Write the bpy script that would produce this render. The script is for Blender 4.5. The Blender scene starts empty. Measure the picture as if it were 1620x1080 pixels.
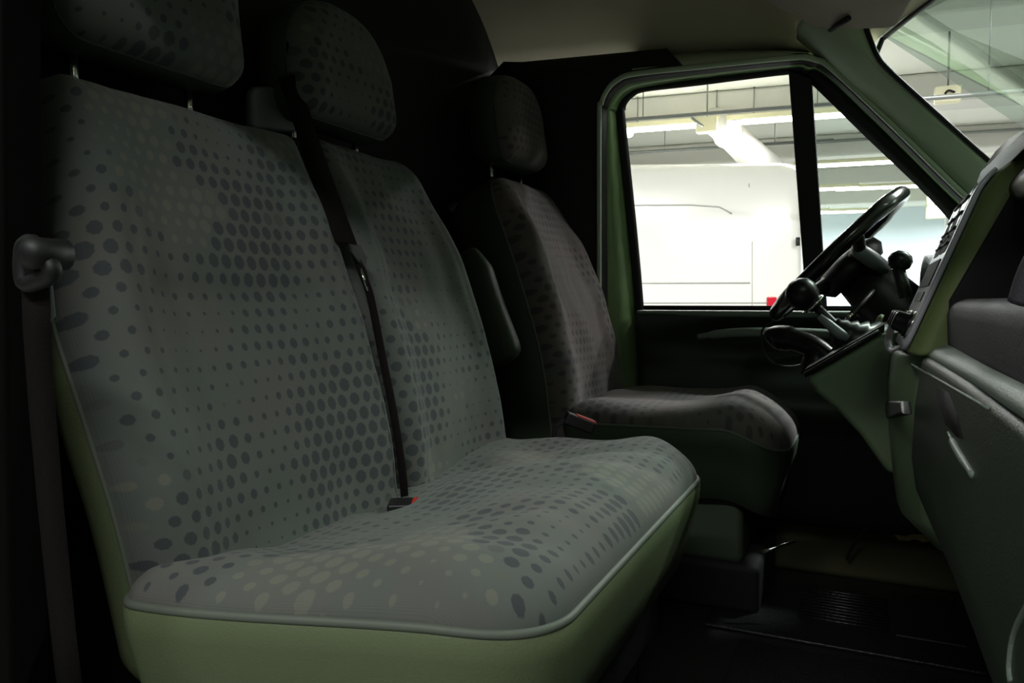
import bpy, math, random
from mathutils import Vector, Matrix, noise
random.seed(7)
S = bpy.context.scene
COL = S.collection
PI = math.pi
# ------------------------------------------------------------------ camera, exposure, world, lamps
CAMZ = 1.25                    # eye height above the garage floor; coordinates below are relative to the eye
YAW, PITCH, FPX = math.radians(25.0), math.radians(3.1), 1200.0
cam_d = bpy.data.cameras.new('camera'); cam = bpy.data.objects.new('camera', cam_d); COL.objects.link(cam)
cam.location = (0, 0, CAMZ)
cam.rotation_euler = (PI/2 - PITCH, 0, YAW)
cam_d.sensor_width = 36; cam_d.lens = FPX*36/1620; cam_d.clip_start = .02
S.camera = cam
S.view_settings.view_transform = 'Standard'; S.view_settings.look = 'None'
S.view_settings.gamma = 1; S.view_settings.use_curve_mapping = False
S.view_settings.exposure = 0.9
S.cycles.use_denoising = True
S.cycles.max_bounces = 10; S.cycles.diffuse_bounces = 5; S.cycles.transparent_max_bounces = 12
S.cycles.sample_clamp_indirect = 6
w = bpy.data.worlds.new('world'); S.world = w; w.use_nodes = True
w.node_tree.nodes['Background'].inputs[0].default_value = (.93, 1, .95, 1)
w.node_tree.nodes['Background'].inputs[1].default_value = .03

# ------------------------------------------------------------------ pixel -> place helper (measuring from the photo)
Rm = cam.rotation_euler.to_matrix()
def ray(px, py):
    return Rm @ Vector(((px-810)/FPX, -(py-540)/FPX, -1))
def P(px, py, X=None, Y=None, Z=None):
    d = ray(px, py)
    if X is not None: t = X/d.x
    elif Y is not None: t = Y/d.y
    else: t = Z/d.z
    return d*t
def door_y(z): return 2.20 - .20*max(0, z+.02)
def PD(px, py, off=0):
    y = 2.2
    for _ in range(8):
        p = P(px, py, Y=y+off); y = door_y(p.z)
    return p

GROT = math.radians(6)         # the garage grid is turned 6 degrees against the van
def G(x, y, z):                # garage frame -> eye-relative frame
    return (x*math.cos(GROT)-y*math.sin(GROT), x*math.sin(GROT)+y*math.cos(GROT), z)
def UG(p):                     # eye-relative point -> garage frame
    return (p.x*math.cos(GROT)+p.y*math.sin(GROT), -p.x*math.sin(GROT)+p.y*math.cos(GROT))
SEEN = [UG(P(*q, Z=1.78)) for q in ((1260, 187), (1338, 260), (1290, 300), (1388, 297), (1345, 335), (1258, 337), (1070, 201))]
UNSEEN_FILL = [(-2.4, 2.6, 1), (1.6, 3.0, 1), (4.2, 3.0, .22), (2.0, 1.4, .03), (6.5, 4.5, .25), (-.4, 4.6, .32), (1.8, 4.6, .4), (-3.2, 4.6, .32), (-.75, -1.0, .17), (.45, -1.2, .19), (3.6, -2.2, .03), (4.8, 17.4, 2.2), (-1.6, 17.4, 2.2)]  # unseen fill lamps added to brighten cab, van and far wall; no fixtures
ZL = 1.80
def area(name, loc, sx, sy, watts, rot=(0, 0, 0), col=(1, 1, 1)):
    l = bpy.data.lights.new(name, 'AREA'); l.shape = 'RECTANGLE'; l.size = sx; l.size_y = sy; l.energy = watts; l.color = col
    o = bpy.data.objects.new(name, l); COL.objects.link(o); o.location = (loc[0], loc[1], loc[2]+CAMZ); o.rotation_euler = rot
    return o
KW = 85
for i, (lx, ly) in enumerate(SEEN):
    area('tube_and_fill_light', G(lx, ly, ZL-.06), 1.2, .1, KW*(.3 if i == 6 else .8), (0, 0, GROT))
for i, (lx, ly, k) in enumerate(UNSEEN_FILL):
    area('tube_and_fill_light', G(lx, ly, ZL-.06), 1.2, .1, KW*k, (0, 0, GROT))

# ------------------------------------------------------------------ materials
MATS = {}
def srgb(r, g, b):
    f = lambda c: ((c/255+.055)/1.055)**2.4 if c > 10 else c/255/12.92
    return (f(r), f(g), f(b), 1)
def mat(name, rgb, rough=.6, metal=0, bump=0, bscale=200, var=0, vscale=6, spec=.5, coat=0):
    m = bpy.data.materials.new(name); m.use_nodes = True; nt = m.node_tree; b = nt.nodes['Principled BSDF']
    b.inputs['Base Color'].default_value = srgb(*rgb); b.inputs['Roughness'].default_value = rough
    b.inputs['Metallic'].default_value = metal; b.inputs['Specular IOR Level'].default_value = spec
    b.inputs['Coat Weight'].default_value = coat
    tc = nt.nodes.new('ShaderNodeTexCoord')
    if var:
        n = nt.nodes.new('ShaderNodeTexNoise'); n.inputs['Scale'].default_value = vscale; n.inputs['Detail'].default_value = 5
        nt.links.new(tc.outputs['Object'], n.inputs['Vector'])
        mx = nt.nodes.new('ShaderNodeMix'); mx.data_type = 'RGBA'
        c = srgb(*rgb); mx.inputs['A'].default_value = tuple(x*(1-var) for x in c[:3])+(1,)
        mx.inputs['B'].default_value = tuple(min(1, x*(1+var)) for x in c[:3])+(1,)
        nt.links.new(n.outputs['Fac'], mx.inputs['Factor']); nt.links.new(mx.outputs['Result'], b.inputs['Base Color'])
    if bump:
        n2 = nt.nodes.new('ShaderNodeTexNoise'); n2.inputs['Scale'].default_value = bscale; n2.inputs['Detail'].default_value = 3
        nt.links.new(tc.outputs['Object'], n2.inputs['Vector'])
        bp = nt.nodes.new('ShaderNodeBump'); bp.inputs['Strength'].default_value = bump; bp.inputs['Distance'].default_value = .002
        nt.links.new(n2.outputs['Fac'], bp.inputs['Height']); nt.links.new(bp.outputs['Normal'], b.inputs['Normal'])
    MATS[name] = m; return m
def emis(name, rgb, strength):
    m = bpy.data.materials.new(name); m.use_nodes = True; b = m.node_tree.nodes['Principled BSDF']
    b.inputs['Base Color'].default_value = srgb(*rgb); b.inputs['Emission Color'].default_value = srgb(*rgb)
    b.inputs['Emission Strength'].default_value = strength; MATS[name] = m; return m
def glass(name, tint, refl=1.0):
    m = bpy.data.materials.new(name); m.use_nodes = True; nt = m.node_tree
    for n in list(nt.nodes): nt.nodes.remove(n)
    o = nt.nodes.new('ShaderNodeOutputMaterial'); t = nt.nodes.new('ShaderNodeBsdfTransparent'); t.inputs[0].default_value = tint
    g = nt.nodes.new('ShaderNodeBsdfGlossy'); g.inputs['Roughness'].default_value = .01
    f = nt.nodes.new('ShaderNodeFresnel'); f.inputs[0].default_value = 1.45
    mu = nt.nodes.new('ShaderNodeMath'); mu.operation = 'MULTIPLY'; mu.inputs[1].default_value = refl
    mx = nt.nodes.new('ShaderNodeMixShader'); nt.links.new(f.outputs[0], mu.inputs[0]); nt.links.new(mu.outputs[0], mx.inputs[0])
    nt.links.new(t.outputs[0], mx.inputs[1]); nt.links.new(g.outputs[0], mx.inputs[2]); nt.links.new(mx.outputs[0], o.inputs[0])
    MATS[name] = m; return m
def fabric(name, base, dark, light, pitch=.027, seed=0.0, dim=0.0):
    m = bpy.data.materials.new(name); m.use_nodes = True; nt = m.node_tree; N = nt.nodes; L = nt.links
    b = N['Principled BSDF']; b.inputs['Roughness'].default_value = .85; b.inputs['Specular IOR Level'].default_value = .25
    b.inputs['Sheen Weight'].default_value = .12; b.inputs['Sheen Roughness'].default_value = .4
    uv = N.new('ShaderNodeUVMap'); uv.uv_map = 'UVMap'
    def M(op, a, c=None, d=None):
        n = N.new('ShaderNodeMath'); n.operation = op
        for i, v in enumerate((a, c, d)):
            if v is None: continue
            if isinstance(v, (int, float)): n.inputs[i].default_value = v
            else: L.new(v, n.inputs[i])
        return n.outputs[0]
    sx = N.new('ShaderNodeSeparateXYZ'); L.new(uv.outputs[0], sx.inputs[0])
    u = M('DIVIDE', sx.outputs[0], pitch); v = M('DIVIDE', sx.outputs[1], pitch*.88)
    row = M('FLOOR', v); stag = M('MULTIPLY', M('MODULO', M('ADD', row, 1000), 2), .5)
    u2 = M('ADD', u, stag); cu = M('FLOOR', u2)
    du = M('SUBTRACT', M('SUBTRACT', u2, cu), .5); dv = M('MULTIPLY', M('SUBTRACT', M('SUBTRACT', v, row), .5), .88)
    cx = N.new('ShaderNodeCombineXYZ'); L.new(cu, cx.inputs[0]); L.new(row, cx.inputs[1]); cx.inputs[2].default_value = seed
    n1 = N.new('ShaderNodeTexNoise'); n1.inputs['Scale'].default_value = .16; n1.inputs['Detail'].default_value = 1.5; L.new(cx.outputs[0], n1.inputs['Vector'])
    cx2 = N.new('ShaderNodeCombineXYZ'); L.new(cu, cx2.inputs[0]); L.new(row, cx2.inputs[1]); cx2.inputs[2].default_value = seed+37
    n2 = N.new('ShaderNodeTexNoise'); n2.inputs['Scale'].default_value = .10; n2.inputs['Detail'].default_value = 1; L.new(cx2.outputs[0], n2.inputs['Vector'])
    # octagonal distance
    au = M('ABSOLUTE', du); av = M('ABSOLUTE', dv)
    cheb = M('MAXIMUM', M('MAXIMUM', au, av), M('MULTIPLY', M('ADD', au, av), .72))
    rad = M('MULTIPLY_ADD', n1.outputs['Fac'], 1.1, -.30)
    rad = M('MINIMUM', M('MAXIMUM', rad, .09), .39)
    wv = N.new('ShaderNodeTexNoise'); wv.inputs['Scale'].default_value = 900; L.new(uv.outputs[0], wv.inputs['Vector'])
    rad = M('ADD', rad, M('MULTIPLY_ADD', wv.outputs['Fac'], .08, -.04))
    dot = M('MINIMUM', M('MAXIMUM', M('MULTIPLY', M('SUBTRACT', rad, cheb), 22), 0), 1)
    kind = M('MINIMUM', M('MAXIMUM', M('MULTIPLY', M('SUBTRACT', n2.outputs['Fac'], .56), 30), 0), 1)   # 1 -> pale dots
    mxc = N.new('ShaderNodeMix'); mxc.data_type = 'RGBA'; mxc.inputs['A'].default_value = srgb(*dark); mxc.inputs['B'].default_value = srgb(*light); L.new(kind, mxc.inputs['Factor'])
    big = N.new('ShaderNodeTexNoise'); big.inputs['Scale'].default_value = 6; big.inputs['Detail'].default_value = 4; L.new(uv.outputs[0], big.inputs['Vector'])
    mb = N.new('ShaderNodeMix'); mb.data_type = 'RGBA'; c = srgb(*base)
    mb.inputs['A'].default_value = (c[0]*.95, c[1]*1.02, c[2]*1.01, 1); mb.inputs['B'].default_value = (c[0]*1.05, c[1]*1.0, c[2]*.99, 1)
    cr = N.new('ShaderNodeMapRange'); cr.inputs[1].default_value = .42; cr.inputs[2].default_value = .58; L.new(big.outputs['Fac'], cr.inputs[0]); L.new(cr.outputs[0], mb.inputs['Factor'])
    mx = N.new('ShaderNodeMix'); mx.data_type = 'RGBA'; L.new(dot, mx.inputs['Factor']); L.new(mb.outputs['Result'], mx.inputs['A']); L.new(mxc.outputs['Result'], mx.inputs['B'])
    # fine diagonal weave
    su = M('SINE', M('MULTIPLY', M('ADD', sx.outputs[0], sx.outputs[1]), 2600)); sv = M('SINE', M('MULTIPLY', M('SUBTRACT', sx.outputs[0], sx.outputs[1]), 2600))
    wea = M('MULTIPLY_ADD', M('MULTIPLY', su, sv), .10, 1)
    hs = N.new('ShaderNodeHueSaturation'); L.new(mx.outputs['Result'], hs.inputs['Color']); L.new(wea, hs.inputs['Value'])
    L.new(hs.outputs[0], b.inputs['Base Color'])
    bp = N.new('ShaderNodeBump'); bp.inputs['Strength'].default_value = .25; bp.inputs['Distance'].default_value = .001; L.new(wv.outputs['Fac'], bp.inputs['Height']); L.new(bp.outputs[0], b.inputs['Normal'])
    MATS[name] = m; return m
fabric('seat_cloth', (98, 101, 96), (70, 75, 76), (110, 112, 101), pitch=.0245, seed=3.3)
fabric('driver_cloth', (106, 100, 98), (82, 80, 82), (112, 106, 100), pitch=.0245, seed=12.3)
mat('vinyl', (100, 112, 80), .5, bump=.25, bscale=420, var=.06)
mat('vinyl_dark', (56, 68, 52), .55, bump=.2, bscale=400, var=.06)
mat('piping', (98, 106, 94), .6)
mat('headliner', (196, 186, 166), .95, bump=.3, bscale=500, var=.04)
mat('visor_cloth', (160, 148, 140), .9, bump=.3, bscale=500)
mat('trim_green', (196, 210, 186), .5, bump=.15, bscale=300)
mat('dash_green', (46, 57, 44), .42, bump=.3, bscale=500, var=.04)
mat('dash_ledge', (116, 130, 118), .45, bump=.3, bscale=500, var=.05)  # paler than the dash green: light falling on the ledge is painted in
mat('dash_flank', (104, 118, 72), .55, bump=.2, bscale=400)
mat('console_lit_green', (96, 114, 86), .5, bump=.2, bscale=500)  # dash green made lighter: the light this console catches is in the colour
mat('dash_grey', (60, 58, 63), .6, bump=.3, bscale=500)
mat('black_plastic', (22, 23, 23), .45, bump=.15, bscale=300)
mat('black_gloss', (14, 15, 15), .36, spec=.3, coat=.05)
mat('soft_black', (12, 13, 12), .8)
mat('pillar_black', (7, 7, 6), .9, spec=.08)
mat('silver_trim', (172, 170, 180), .35)
mat('chrome', (215, 218, 210), .15, metal=1)
mat('rubber', (13, 15, 14), .55)
mat('green_paint', (146, 178, 122), .3, coat=.5)
mat('webbing', (22, 18, 17), .85, bump=.6, bscale=900, spec=.15)
mat('bulkhead', (24, 26, 24), .8, var=.15)
mat('floor_mat', (24, 24, 25), .38, bump=.9, bscale=160, var=.3)
mat('carpet_black', (10, 10, 10), .7, bump=.5, bscale=200)
mat('red_plastic', (190, 50, 44), .35)
mat('sill_olive', (92, 92, 66), .6)
mat('paper', (205, 190, 140), .8)
mat('wheel_leather', (16, 16, 17), .22, coat=.3, bump=.1, bscale=60)
mat('grey_plastic', (112, 118, 120), .4)
mat('gar_ceiling', (222, 224, 214), .9, var=.03, vscale=.5)
mat('gar_beam', (206, 206, 198), .9, var=.03, vscale=1)
mat('gar_floor', (150, 152, 148), .5, var=.1, vscale=1)
mat('gar_wall', (214, 224, 230), .8)
mat('white_paint', (238, 238, 232), .22, coat=.5)
mat('panel_gap', (196, 198, 194), .5)
mat('galv', (130, 134, 130), .45, metal=.6)
mat('duct_white', (214, 213, 206), .7)
mat('box_cream', (228, 224, 190), .6)
mat('tail_red', (200, 30, 50), .2, coat=.5)
emis('tube_glow', (255, 255, 250), 5)
emis('window_glow', (250, 253, 255), 3)
glass('side_glass', (.88, .88, .86, 1), .8)
glass('quarter_glass', (.78, .85, .835, 1), .6)
glass('screen_glass', (.47, .57, .50, 1), .2)
mat('mirror', (225, 230, 232), .03, metal=1)

# ------------------------------------------------------------------ builders
def tag(o, label=None, cat=None, group=None, kind=None):
    if label: o['label'] = label
    if cat: o['category'] = cat
    if group: o['group'] = group
    if kind: o['kind'] = kind
    return o
def empty(name, loc, label=None, cat=None, group=None, kind=None):
    o = bpy.data.objects.new(name, None); COL.objects.link(o); o.empty_display_size = .05
    o.location = (loc[0], loc[1], loc[2]+CAMZ); return tag(o, label, cat, group, kind)
def wloc(o):
    v = Vector((0, 0, 0))
    while o is not None: v = v + o.location; o = o.parent
    return v
def mesh(name, vs, fs, m, parent=None, uvs=None, smooth=True, sub=0, solid=0, bev=0, auto=None, kind=None):
    """vs are eye-relative; objects without a parent get their origin at the base of their shape"""
    vs = [Vector(v)+Vector((0, 0, CAMZ)) for v in vs]
    if parent is None:
        lo = Vector([min(v[i] for v in vs) for i in range(3)]); hi = Vector([max(v[i] for v in vs) for i in range(3)])
        org = Vector(((lo.x+hi.x)/2, (lo.y+hi.y)/2, lo.z)); base = org
    else:
        org = Vector((0, 0, 0)); base = wloc(parent)
    me = bpy.data.meshes.new(name); me.from_pydata([v-base for v in vs], [], fs)
    if uvs:
        ul = me.uv_layers.new(name='UVMap')
        for l in me.loops: ul.data[l.index].uv = uvs[l.vertex_index]
    me.materials.append(MATS[m]); me.polygons.foreach_set('use_smooth', [smooth]*len(me.polygons))
    import bmesh
    bm = bmesh.new(); bm.from_mesh(me); bmesh.ops.recalc_face_normals(bm, faces=bm.faces); bm.to_mesh(me); bm.free()
    o = bpy.data.objects.new(name, me); COL.objects.link(o)
    if parent is not None: o.parent = parent
    else: o.location = org
    if solid:
        md = o.modifiers.new('solid', 'SOLIDIFY'); md.thickness = solid; md.offset = 0
    if bev:
        md = o.modifiers.new('bevel', 'BEVEL'); md.width = bev; md.segments = 3; md.limit_method = 'ANGLE'; md.angle_limit = math.radians(40)
    if sub:
        md = o.modifiers.new('subd', 'SUBSURF'); md.levels = sub; md.render_levels = sub
    if auto is None and bev and smooth:
        md = o.modifiers.new('wn', 'WEIGHTED_NORMAL')
    if kind: o['kind'] = kind
    return o
def grid_faces(nr, nc, close=False, r0=0):
    fs = []
    for i in range(nr-1):
        for j in range(nc-(0 if close else 1)):
            a = i*nc+j; b = i*nc+(j+1) % nc; fs.append((r0+a, r0+b, r0+b+nc, r0+a+nc))
    return fs
class MB:
    def __init__(s): s.v = []; s.f = []
    def box(s, x0, x1, y0, y1, z0, z1, xf=None):
        b = len(s.v); p = [(x, y, z) for z in (z0, z1) for y in (y0, y1) for x in (x0, x1)]
        if xf: p = [xf(*q) for q in p]
        s.v += p; s.f += [tuple(b+i for i in q) for q in ((0, 2, 3, 1), (4, 5, 7, 6), (0, 1, 5, 4), (2, 6, 7, 3), (0, 4, 6, 2), (1, 3, 7, 5))]; return s
    def tube(s, pts, r, n=10, caps=True, closed=False):
        pts = [Vector(p) for p in pts]; rs = r if isinstance(r, (list, tuple)) else [r]*len(pts); b = len(s.v); m = len(pts)
        up = Vector((0, 0, 1)); prev = None
        for i, p in enumerate(pts):
            if closed: t = pts[(i+1) % m]-pts[i-1]
            else: t = pts[min(i+1, m-1)]-pts[max(i-1, 0)]
            t.normalize()
            if prev is None: a = t.cross(up); a = t.cross(Vector((1, 0, 0))) if a.length < .2 else a
            else: a = prev-t*prev.dot(t)
            a.normalize(); prev = a; c = t.cross(a)
            for k in range(n):
                an = 2*PI*k/n; s.v.append(tuple(p+(a*math.cos(an)+c*math.sin(an))*rs[i]))
        for i in range(m-1+(1 if closed else 0)):
            for k in range(n):
                i2 = (i+1) % m; s.f.append((b+i*n+k, b+i*n+(k+1) % n, b+i2*n+(k+1) % n, b+i2*n+k))
        if caps and not closed: s.f += [tuple(b+k for k in range(n)), tuple(b+(m-1)*n+k for k in range(n))]
        return s
    def strip(s, A, B):
        b = len(s.v); n = len(A); s.v += [tuple(p) for p in A]+[tuple(p) for p in B]
        for i in range(n-1): s.f.append((b+i, b+i+1, b+n+i+1, b+n+i))
        return s
    def prism(s, poly, dvec):
        b = len(s.v); n = len(poly); s.v += [tuple(p) for p in poly]+[tuple(Vector(p)+Vector(dvec)) for p in poly]
        s.f += [tuple(b+i for i in range(n)), tuple(b+n+i for i in range(n))]+[(b+i, b+(i+1) % n, b+n+(i+1) % n, b+n+i) for i in range(n)]
        return s
    def lathe(s, org, axis, prof, n=24):
        org = Vector(org); ax = Vector(axis).normalized(); a = ax.orthogonal().normalized(); c = ax.cross(a); b = len(s.v)
        for h, r in prof:
            for k in range(n):
                an = 2*PI*k/n; s.v.append(tuple(org+ax*h+(a*math.cos(an)+c*math.sin(an))*r))
        for i in range(len(prof)-1):
            for k in range(n): s.f.append((b+i*n+k, b+i*n+(k+1) % n, b+(i+1)*n+(k+1) % n, b+(i+1)*n+k))
        s.f += [tuple(b+k for k in range(n)), tuple(b+(len(prof)-1)*n+k for k in range(n))]; return s
    def build(s, name, m, parent=None, **k): return mesh(name, s.v, s.f, m, parent, **k)
def smooth_pts(pts, n=6, closed=False):
    pts = [Vector(p) for p in pts]; out = []; m = len(pts)
    for i in range(m if closed else m-1):
        if closed: a, b, c, d = pts[i-1], pts[i], pts[(i+1) % m], pts[(i+2) % m]
        else: a, b, c, d = pts[max(i-1, 0)], pts[i], pts[i+1], pts[min(i+2, m-1)]
        for k in range(n):
            t = k/n; out.append(.5*((2*b)+(c-a)*t+(2*a-5*b+4*c-d)*t*t+(3*b-a-3*c+d)*t**3))
    if not closed: out.append(pts[-1])
    return out
def interp(tab, x):
    tab = sorted(tab)
    if x <= tab[0][0]: return tab[0][1]
    for i in range(len(tab)-1):
        (x0, y0), (x1, y1) = tab[i], tab[i+1]
        if x <= x1:
            t = (x-x0)/(x1-x0)
            m0 = ((y1-tab[i-1][1])/(x1-tab[i-1][0]) if i > 0 else (y1-y0)/(x1-x0))*(x1-x0)
            m1 = ((tab[i+2][1]-y0)/(tab[i+2][0]-x0) if i+2 < len(tab) else (y1-y0)/(x1-x0))*(x1-x0)
            return (2*t**3-3*t*t+1)*y0+(t**3-2*t*t+t)*m0+(-2*t**3+3*t*t)*y1+(t**3-t*t)*m1
    return tab[-1][1]
def sstep(a, b, x): t = max(0, min(1, (x-a)/(b-a))); return t*t*(3-2*t)

def pad(name, F, W, H, Rt, Rb, D, soft, m, parent, extra=None, n=44, uv0=(0, 0), swap=False):
    """soft cushion: rounded-rectangle outline (half sizes W,H; corner radii Rt at v=+H, Rb at v=-H) inflated by D. F(u,v,h)->point.
    returns (object, outline loop)"""
    def hw(v):
        if v > H-Rt: return W-Rt+math.sqrt(max(0, Rt*Rt-(v-(H-Rt))**2))
        if v < -(H-Rb): return W-Rb+math.sqrt(max(0, Rb*Rb-(v+(H-Rb))**2))
        return W
    def dist(u, v):
        R = Rt if v > 0 else Rb; qx = abs(u)-(W-R); qy = abs(v)-(H-R)
        return -(math.hypot(max(qx, 0), max(qy, 0))+min(max(qx, qy), 0)-R)
    vs = []; uvs = []; rows = []
    for i in range(n+1):
        v = H*math.sin(PI/2*(2*i/n-1)); rows.append(v); h_ = hw(v)
        for j in range(n+1):
            u = h_*math.sin(PI/2*(2*j/n-1)*.999999); d = max(0, dist(u, v))
            q = 1-min(d/soft, 1); pr = math.sqrt(max(0, 1-q*q)) if q < 1 else 0
            h = D*pr+(extra(u, v)*min(1, pr) if extra else 0)
            vs.append(F(u, v, h)); uvs.append((v+uv0[1], u+uv0[0]) if swap else (u+uv0[0], v+uv0[1]))
    o = mesh(name, vs, grid_faces(n+1, n+1), m, parent, uvs=uvs, sub=1)
    loop = [(-hw(v), v) for v in rows]+[(hw(H)*math.sin(PI/2*(2*j/n-1)), H) for j in range(1, n)]
    loop += [(hw(v), v) for v in reversed(rows)]+[(hw(-H)*math.sin(PI/2*(1-2*j/n)), -H) for j in range(1, n)]
    return o, loop
def shell(name, F, loop, levels, m, parent, cap=True):
    """levels: (outward offset, h)"""
    n = len(loop); vs = []
    nor = []
    for i in range(n):
        a, b = Vector(loop[i-1]), Vector(loop[(i+1) % n]); t = b-a
        k = Vector((-t.y, t.x)); nor.append(k.normalized() if k.length > 1e-9 else Vector((0, 0)))
    cu = sum(p[0] for p in loop)/n; cv = sum(p[1] for p in loop)/n
    for i in range(n):
        if nor[i].dot(Vector((loop[i][0]-cu, loop[i][1]-cv))) < 0: nor[i] = -nor[i]
    for o_, h in levels:
        for i, (u, v) in enumerate(loop): vs.append(F(u+nor[i].x*o_, v+nor[i].y*o_, h))
    fs = grid_faces(len(levels), n, close=True)
    if cap: fs.append(tuple(range((len(levels)-1)*n, len(levels)*n)))
    return mesh(name, vs, fs, m, parent)
def pipe_loop(name, F, loop, r, m, parent, h=0, o_=.002, rng=None):
    pts = []
    for i, (u, v) in enumerate(loop):
        p = Vector(F(u, v, h))
        if not pts or (p-pts[-1]).length > .006: pts.append(p)
    mb = MB(); mb.tube(pts, r, 8, closed=True); return mb.build(name, m, parent)

def wr(p, s, a): return a*noise.noise(Vector(p)*s)

# =================================================================== THE GARAGE
def gbox(x0, x1, y0, y1, z0, z1): return MB().box(x0, x1, y0, y1, z0, z1, xf=G)
gbox(-16, 16, -8, 20, -1.35, -1.25).build('floor', 'gar_floor', kind='structure', smooth=False)
gbox(-16, 16, -8, 20, 2.12, 2.3).build('ceiling', 'gar_ceiling', kind='structure', smooth=False)
gbox(-16, 16, 19.4, 19.6, -1.25, 2.12).build('wall_far', 'gar_wall', kind='structure', smooth=False)
gbox(15.8, 16, -8, 19.4, -1.25, 2.12).build('wall_front', 'gar_wall', kind='structure', smooth=False)
for i, y in enumerate((3.4, 5.6, 8.05, 10.6, 13.2, 15.9)):
    gbox(-15.8, 15.8, y, y+.42, 1.84, 2.119).build('trim_%d' % (i+1), 'gar_beam', kind='structure', smooth=False, bev=.03)
TUBE_LABELS = ['nearest fluorescent ceiling tube, crossing behind the top of the dark window divider',
    'bright fluorescent ceiling tube crossing the middle of the quarter window',
    'fluorescent ceiling tube beside the window divider, level with the steering wheel top',
    'fluorescent ceiling tube whose end touches the top of the steering wheel',
    'lowest fluorescent ceiling tube in the quarter window, cut by the steering wheel',
    'short piece of far fluorescent tube right against the window divider, low down',
    'pale fluorescent ceiling tube left of the junction box above the white van']
def lamp(i, lx, ly):
    r = empty('fluorescent_lamp', G(lx, ly, ZL), TUBE_LABELS[i], 'ceiling lamp', 'fluorescent ceiling tubes')
    MB().box(lx-.64, lx+.64, ly-.05, ly+.05, ZL, ZL+.05, xf=G).build('housing', 'box_cream', r, smooth=False)
    mb = MB(); mb.tube([G(lx-.6, ly, ZL-.02), G(lx+.6, ly, ZL-.02)], .026, 10); mb.build('tube', 'tube_glow', r)
    for dx in (-.4, .4): mb = MB(); mb.tube([G(lx+dx, ly, ZL+.05), G(lx+dx, ly, 2.119)], .006, 6); mb.build('suspension_rod', 'galv', r)
for i, (lx, ly) in enumerate(SEEN): lamp(i, lx, ly)

# =================================================================== CAB SHELL
# floor of the cab
mb = MB(); mb.box(-1.04, 1.0, .52, 2.2, -.78, -.70); mb.build('floor.001', 'carpet_black', kind='structure', smooth=False)
# bulkhead behind the seats
mb = MB(); mb.box(-1.10, -1.03, .40, 2.26, -.78, .92); mb.build('wall_rear', 'bulkhead', kind='structure', smooth=False)
# headliner
def roof_z(x, y):
    zc = interp([(-1.1, .90), (-.6, .885), (-.3, .80), (-.1, .715), (.08, .655), (.25, .62)], x)
    s = min(y-.45, 2.12-y); f = max(0, 1-s/.38)
    edge = interp([(-1.1, .72), (-.8, .69), (-.3, .665), (0, .60), (.2, .50)], x)
    zc -= .05*max(0, 1-min(1, s/.8))*sstep(-.3, .1, x)
    return zc+(edge-zc)*f**2.4
def head_front(y):           # forward edge of the headliner = top of the windscreen, bowed forward in the middle
    return interp([(.45, -.04), (.62, .02), (.9, .13), (1.3, .17), (1.7, .13), (1.95, .035), (2.12, -.03)], y)
vs = []; nx, ny = 30, 40
for i in range(nx+1):
    for j in range(ny+1):
        y = .45+1.67*j/ny; x = -1.06+(head_front(y)+1.06)*i/nx; vs.append((x, y, roof_z(x, y)))
mesh('ceiling.001', vs, grid_faces(nx+1, ny+1), 'headliner', solid=.02, kind='structure')
vs = [(x-.02, y, z+.05) for x, y, z in vs]
mesh('ceiling.002', vs, grid_faces(nx+1, ny+1), 'green_paint', solid=.01, kind='structure')

# far side: B pillar trim
def wallpt(x, z): return (x, door_y(z)-.0, z)
Aouter = [(945, 700), (945, 480), (945, 190), (948, 162), (957, 140), (973, 124), (1000, 114), (1100, 103), (1250, 88), (1286, 91), (1314, 106), (1402, 188), (1503, 287), (1573, 352)]
Bseal = [(959, 700), (958, 480), (957, 195), (960, 170), (968, 151), (984, 136), (1008, 127), (1102, 115), (1250, 100), (1280, 103), (1308, 113), (1396, 195), (1496, 294), (1567, 360)]
Cpaint = [(1012, 700), (1004, 480), (976, 195), (976, 176), (982, 160), (995, 147), (1016, 138), (1104, 124), (1250, 107), (1274, 110), (1304, 117), (1392, 199), (1492, 298), (1563, 365)]
ins = [PD(*p, off=-.05) for p in Aouter]
# trim panel rear of the door opening (dark), from bulkhead to the opening
mb = MB()
rear = [(-1.04, 2.12, -.70), (-1.04, 2.12, -.1), (-1.04, 2.10, .4), (-1.04, 2.06, .66), (-.98, 2.05, .70), (-.92, 2.05, .69), (-.5, 2.06, .672)]
edge = [ins[0], ins[1], ins[2], ins[3], ins[4], ins[5], PD(1080, 105, off=-.05)]
edge = [Vector((ins[0].x, 2.15, -.70))]+[ins[0]]+edge[1:]
rear = [(-1.04, 2.12, -.70), (-1.04, 2.12, -.4)]+rear[1:]
mb.strip(rear, edge); mb.build('trim_7', 'bulkhead', kind='structure', solid=.012)
# cant rail above the door
mb = MB(); A = []; B = []
for k in range(20):
    t = k/19; px = 1000+300*t; py = 112-24*min(1, t/.83)+(9*max(0, t-.83)/.17)
    p = PD(px, py, off=-.05); A.append(p); xx = p.x; B.append((xx-.02, 2.118, roof_z(min(xx, -.03), 2.119)-.005))
mb.strip(A, B); mb.build('trim_8', 'trim_green', kind='structure', solid=.01)

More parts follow.
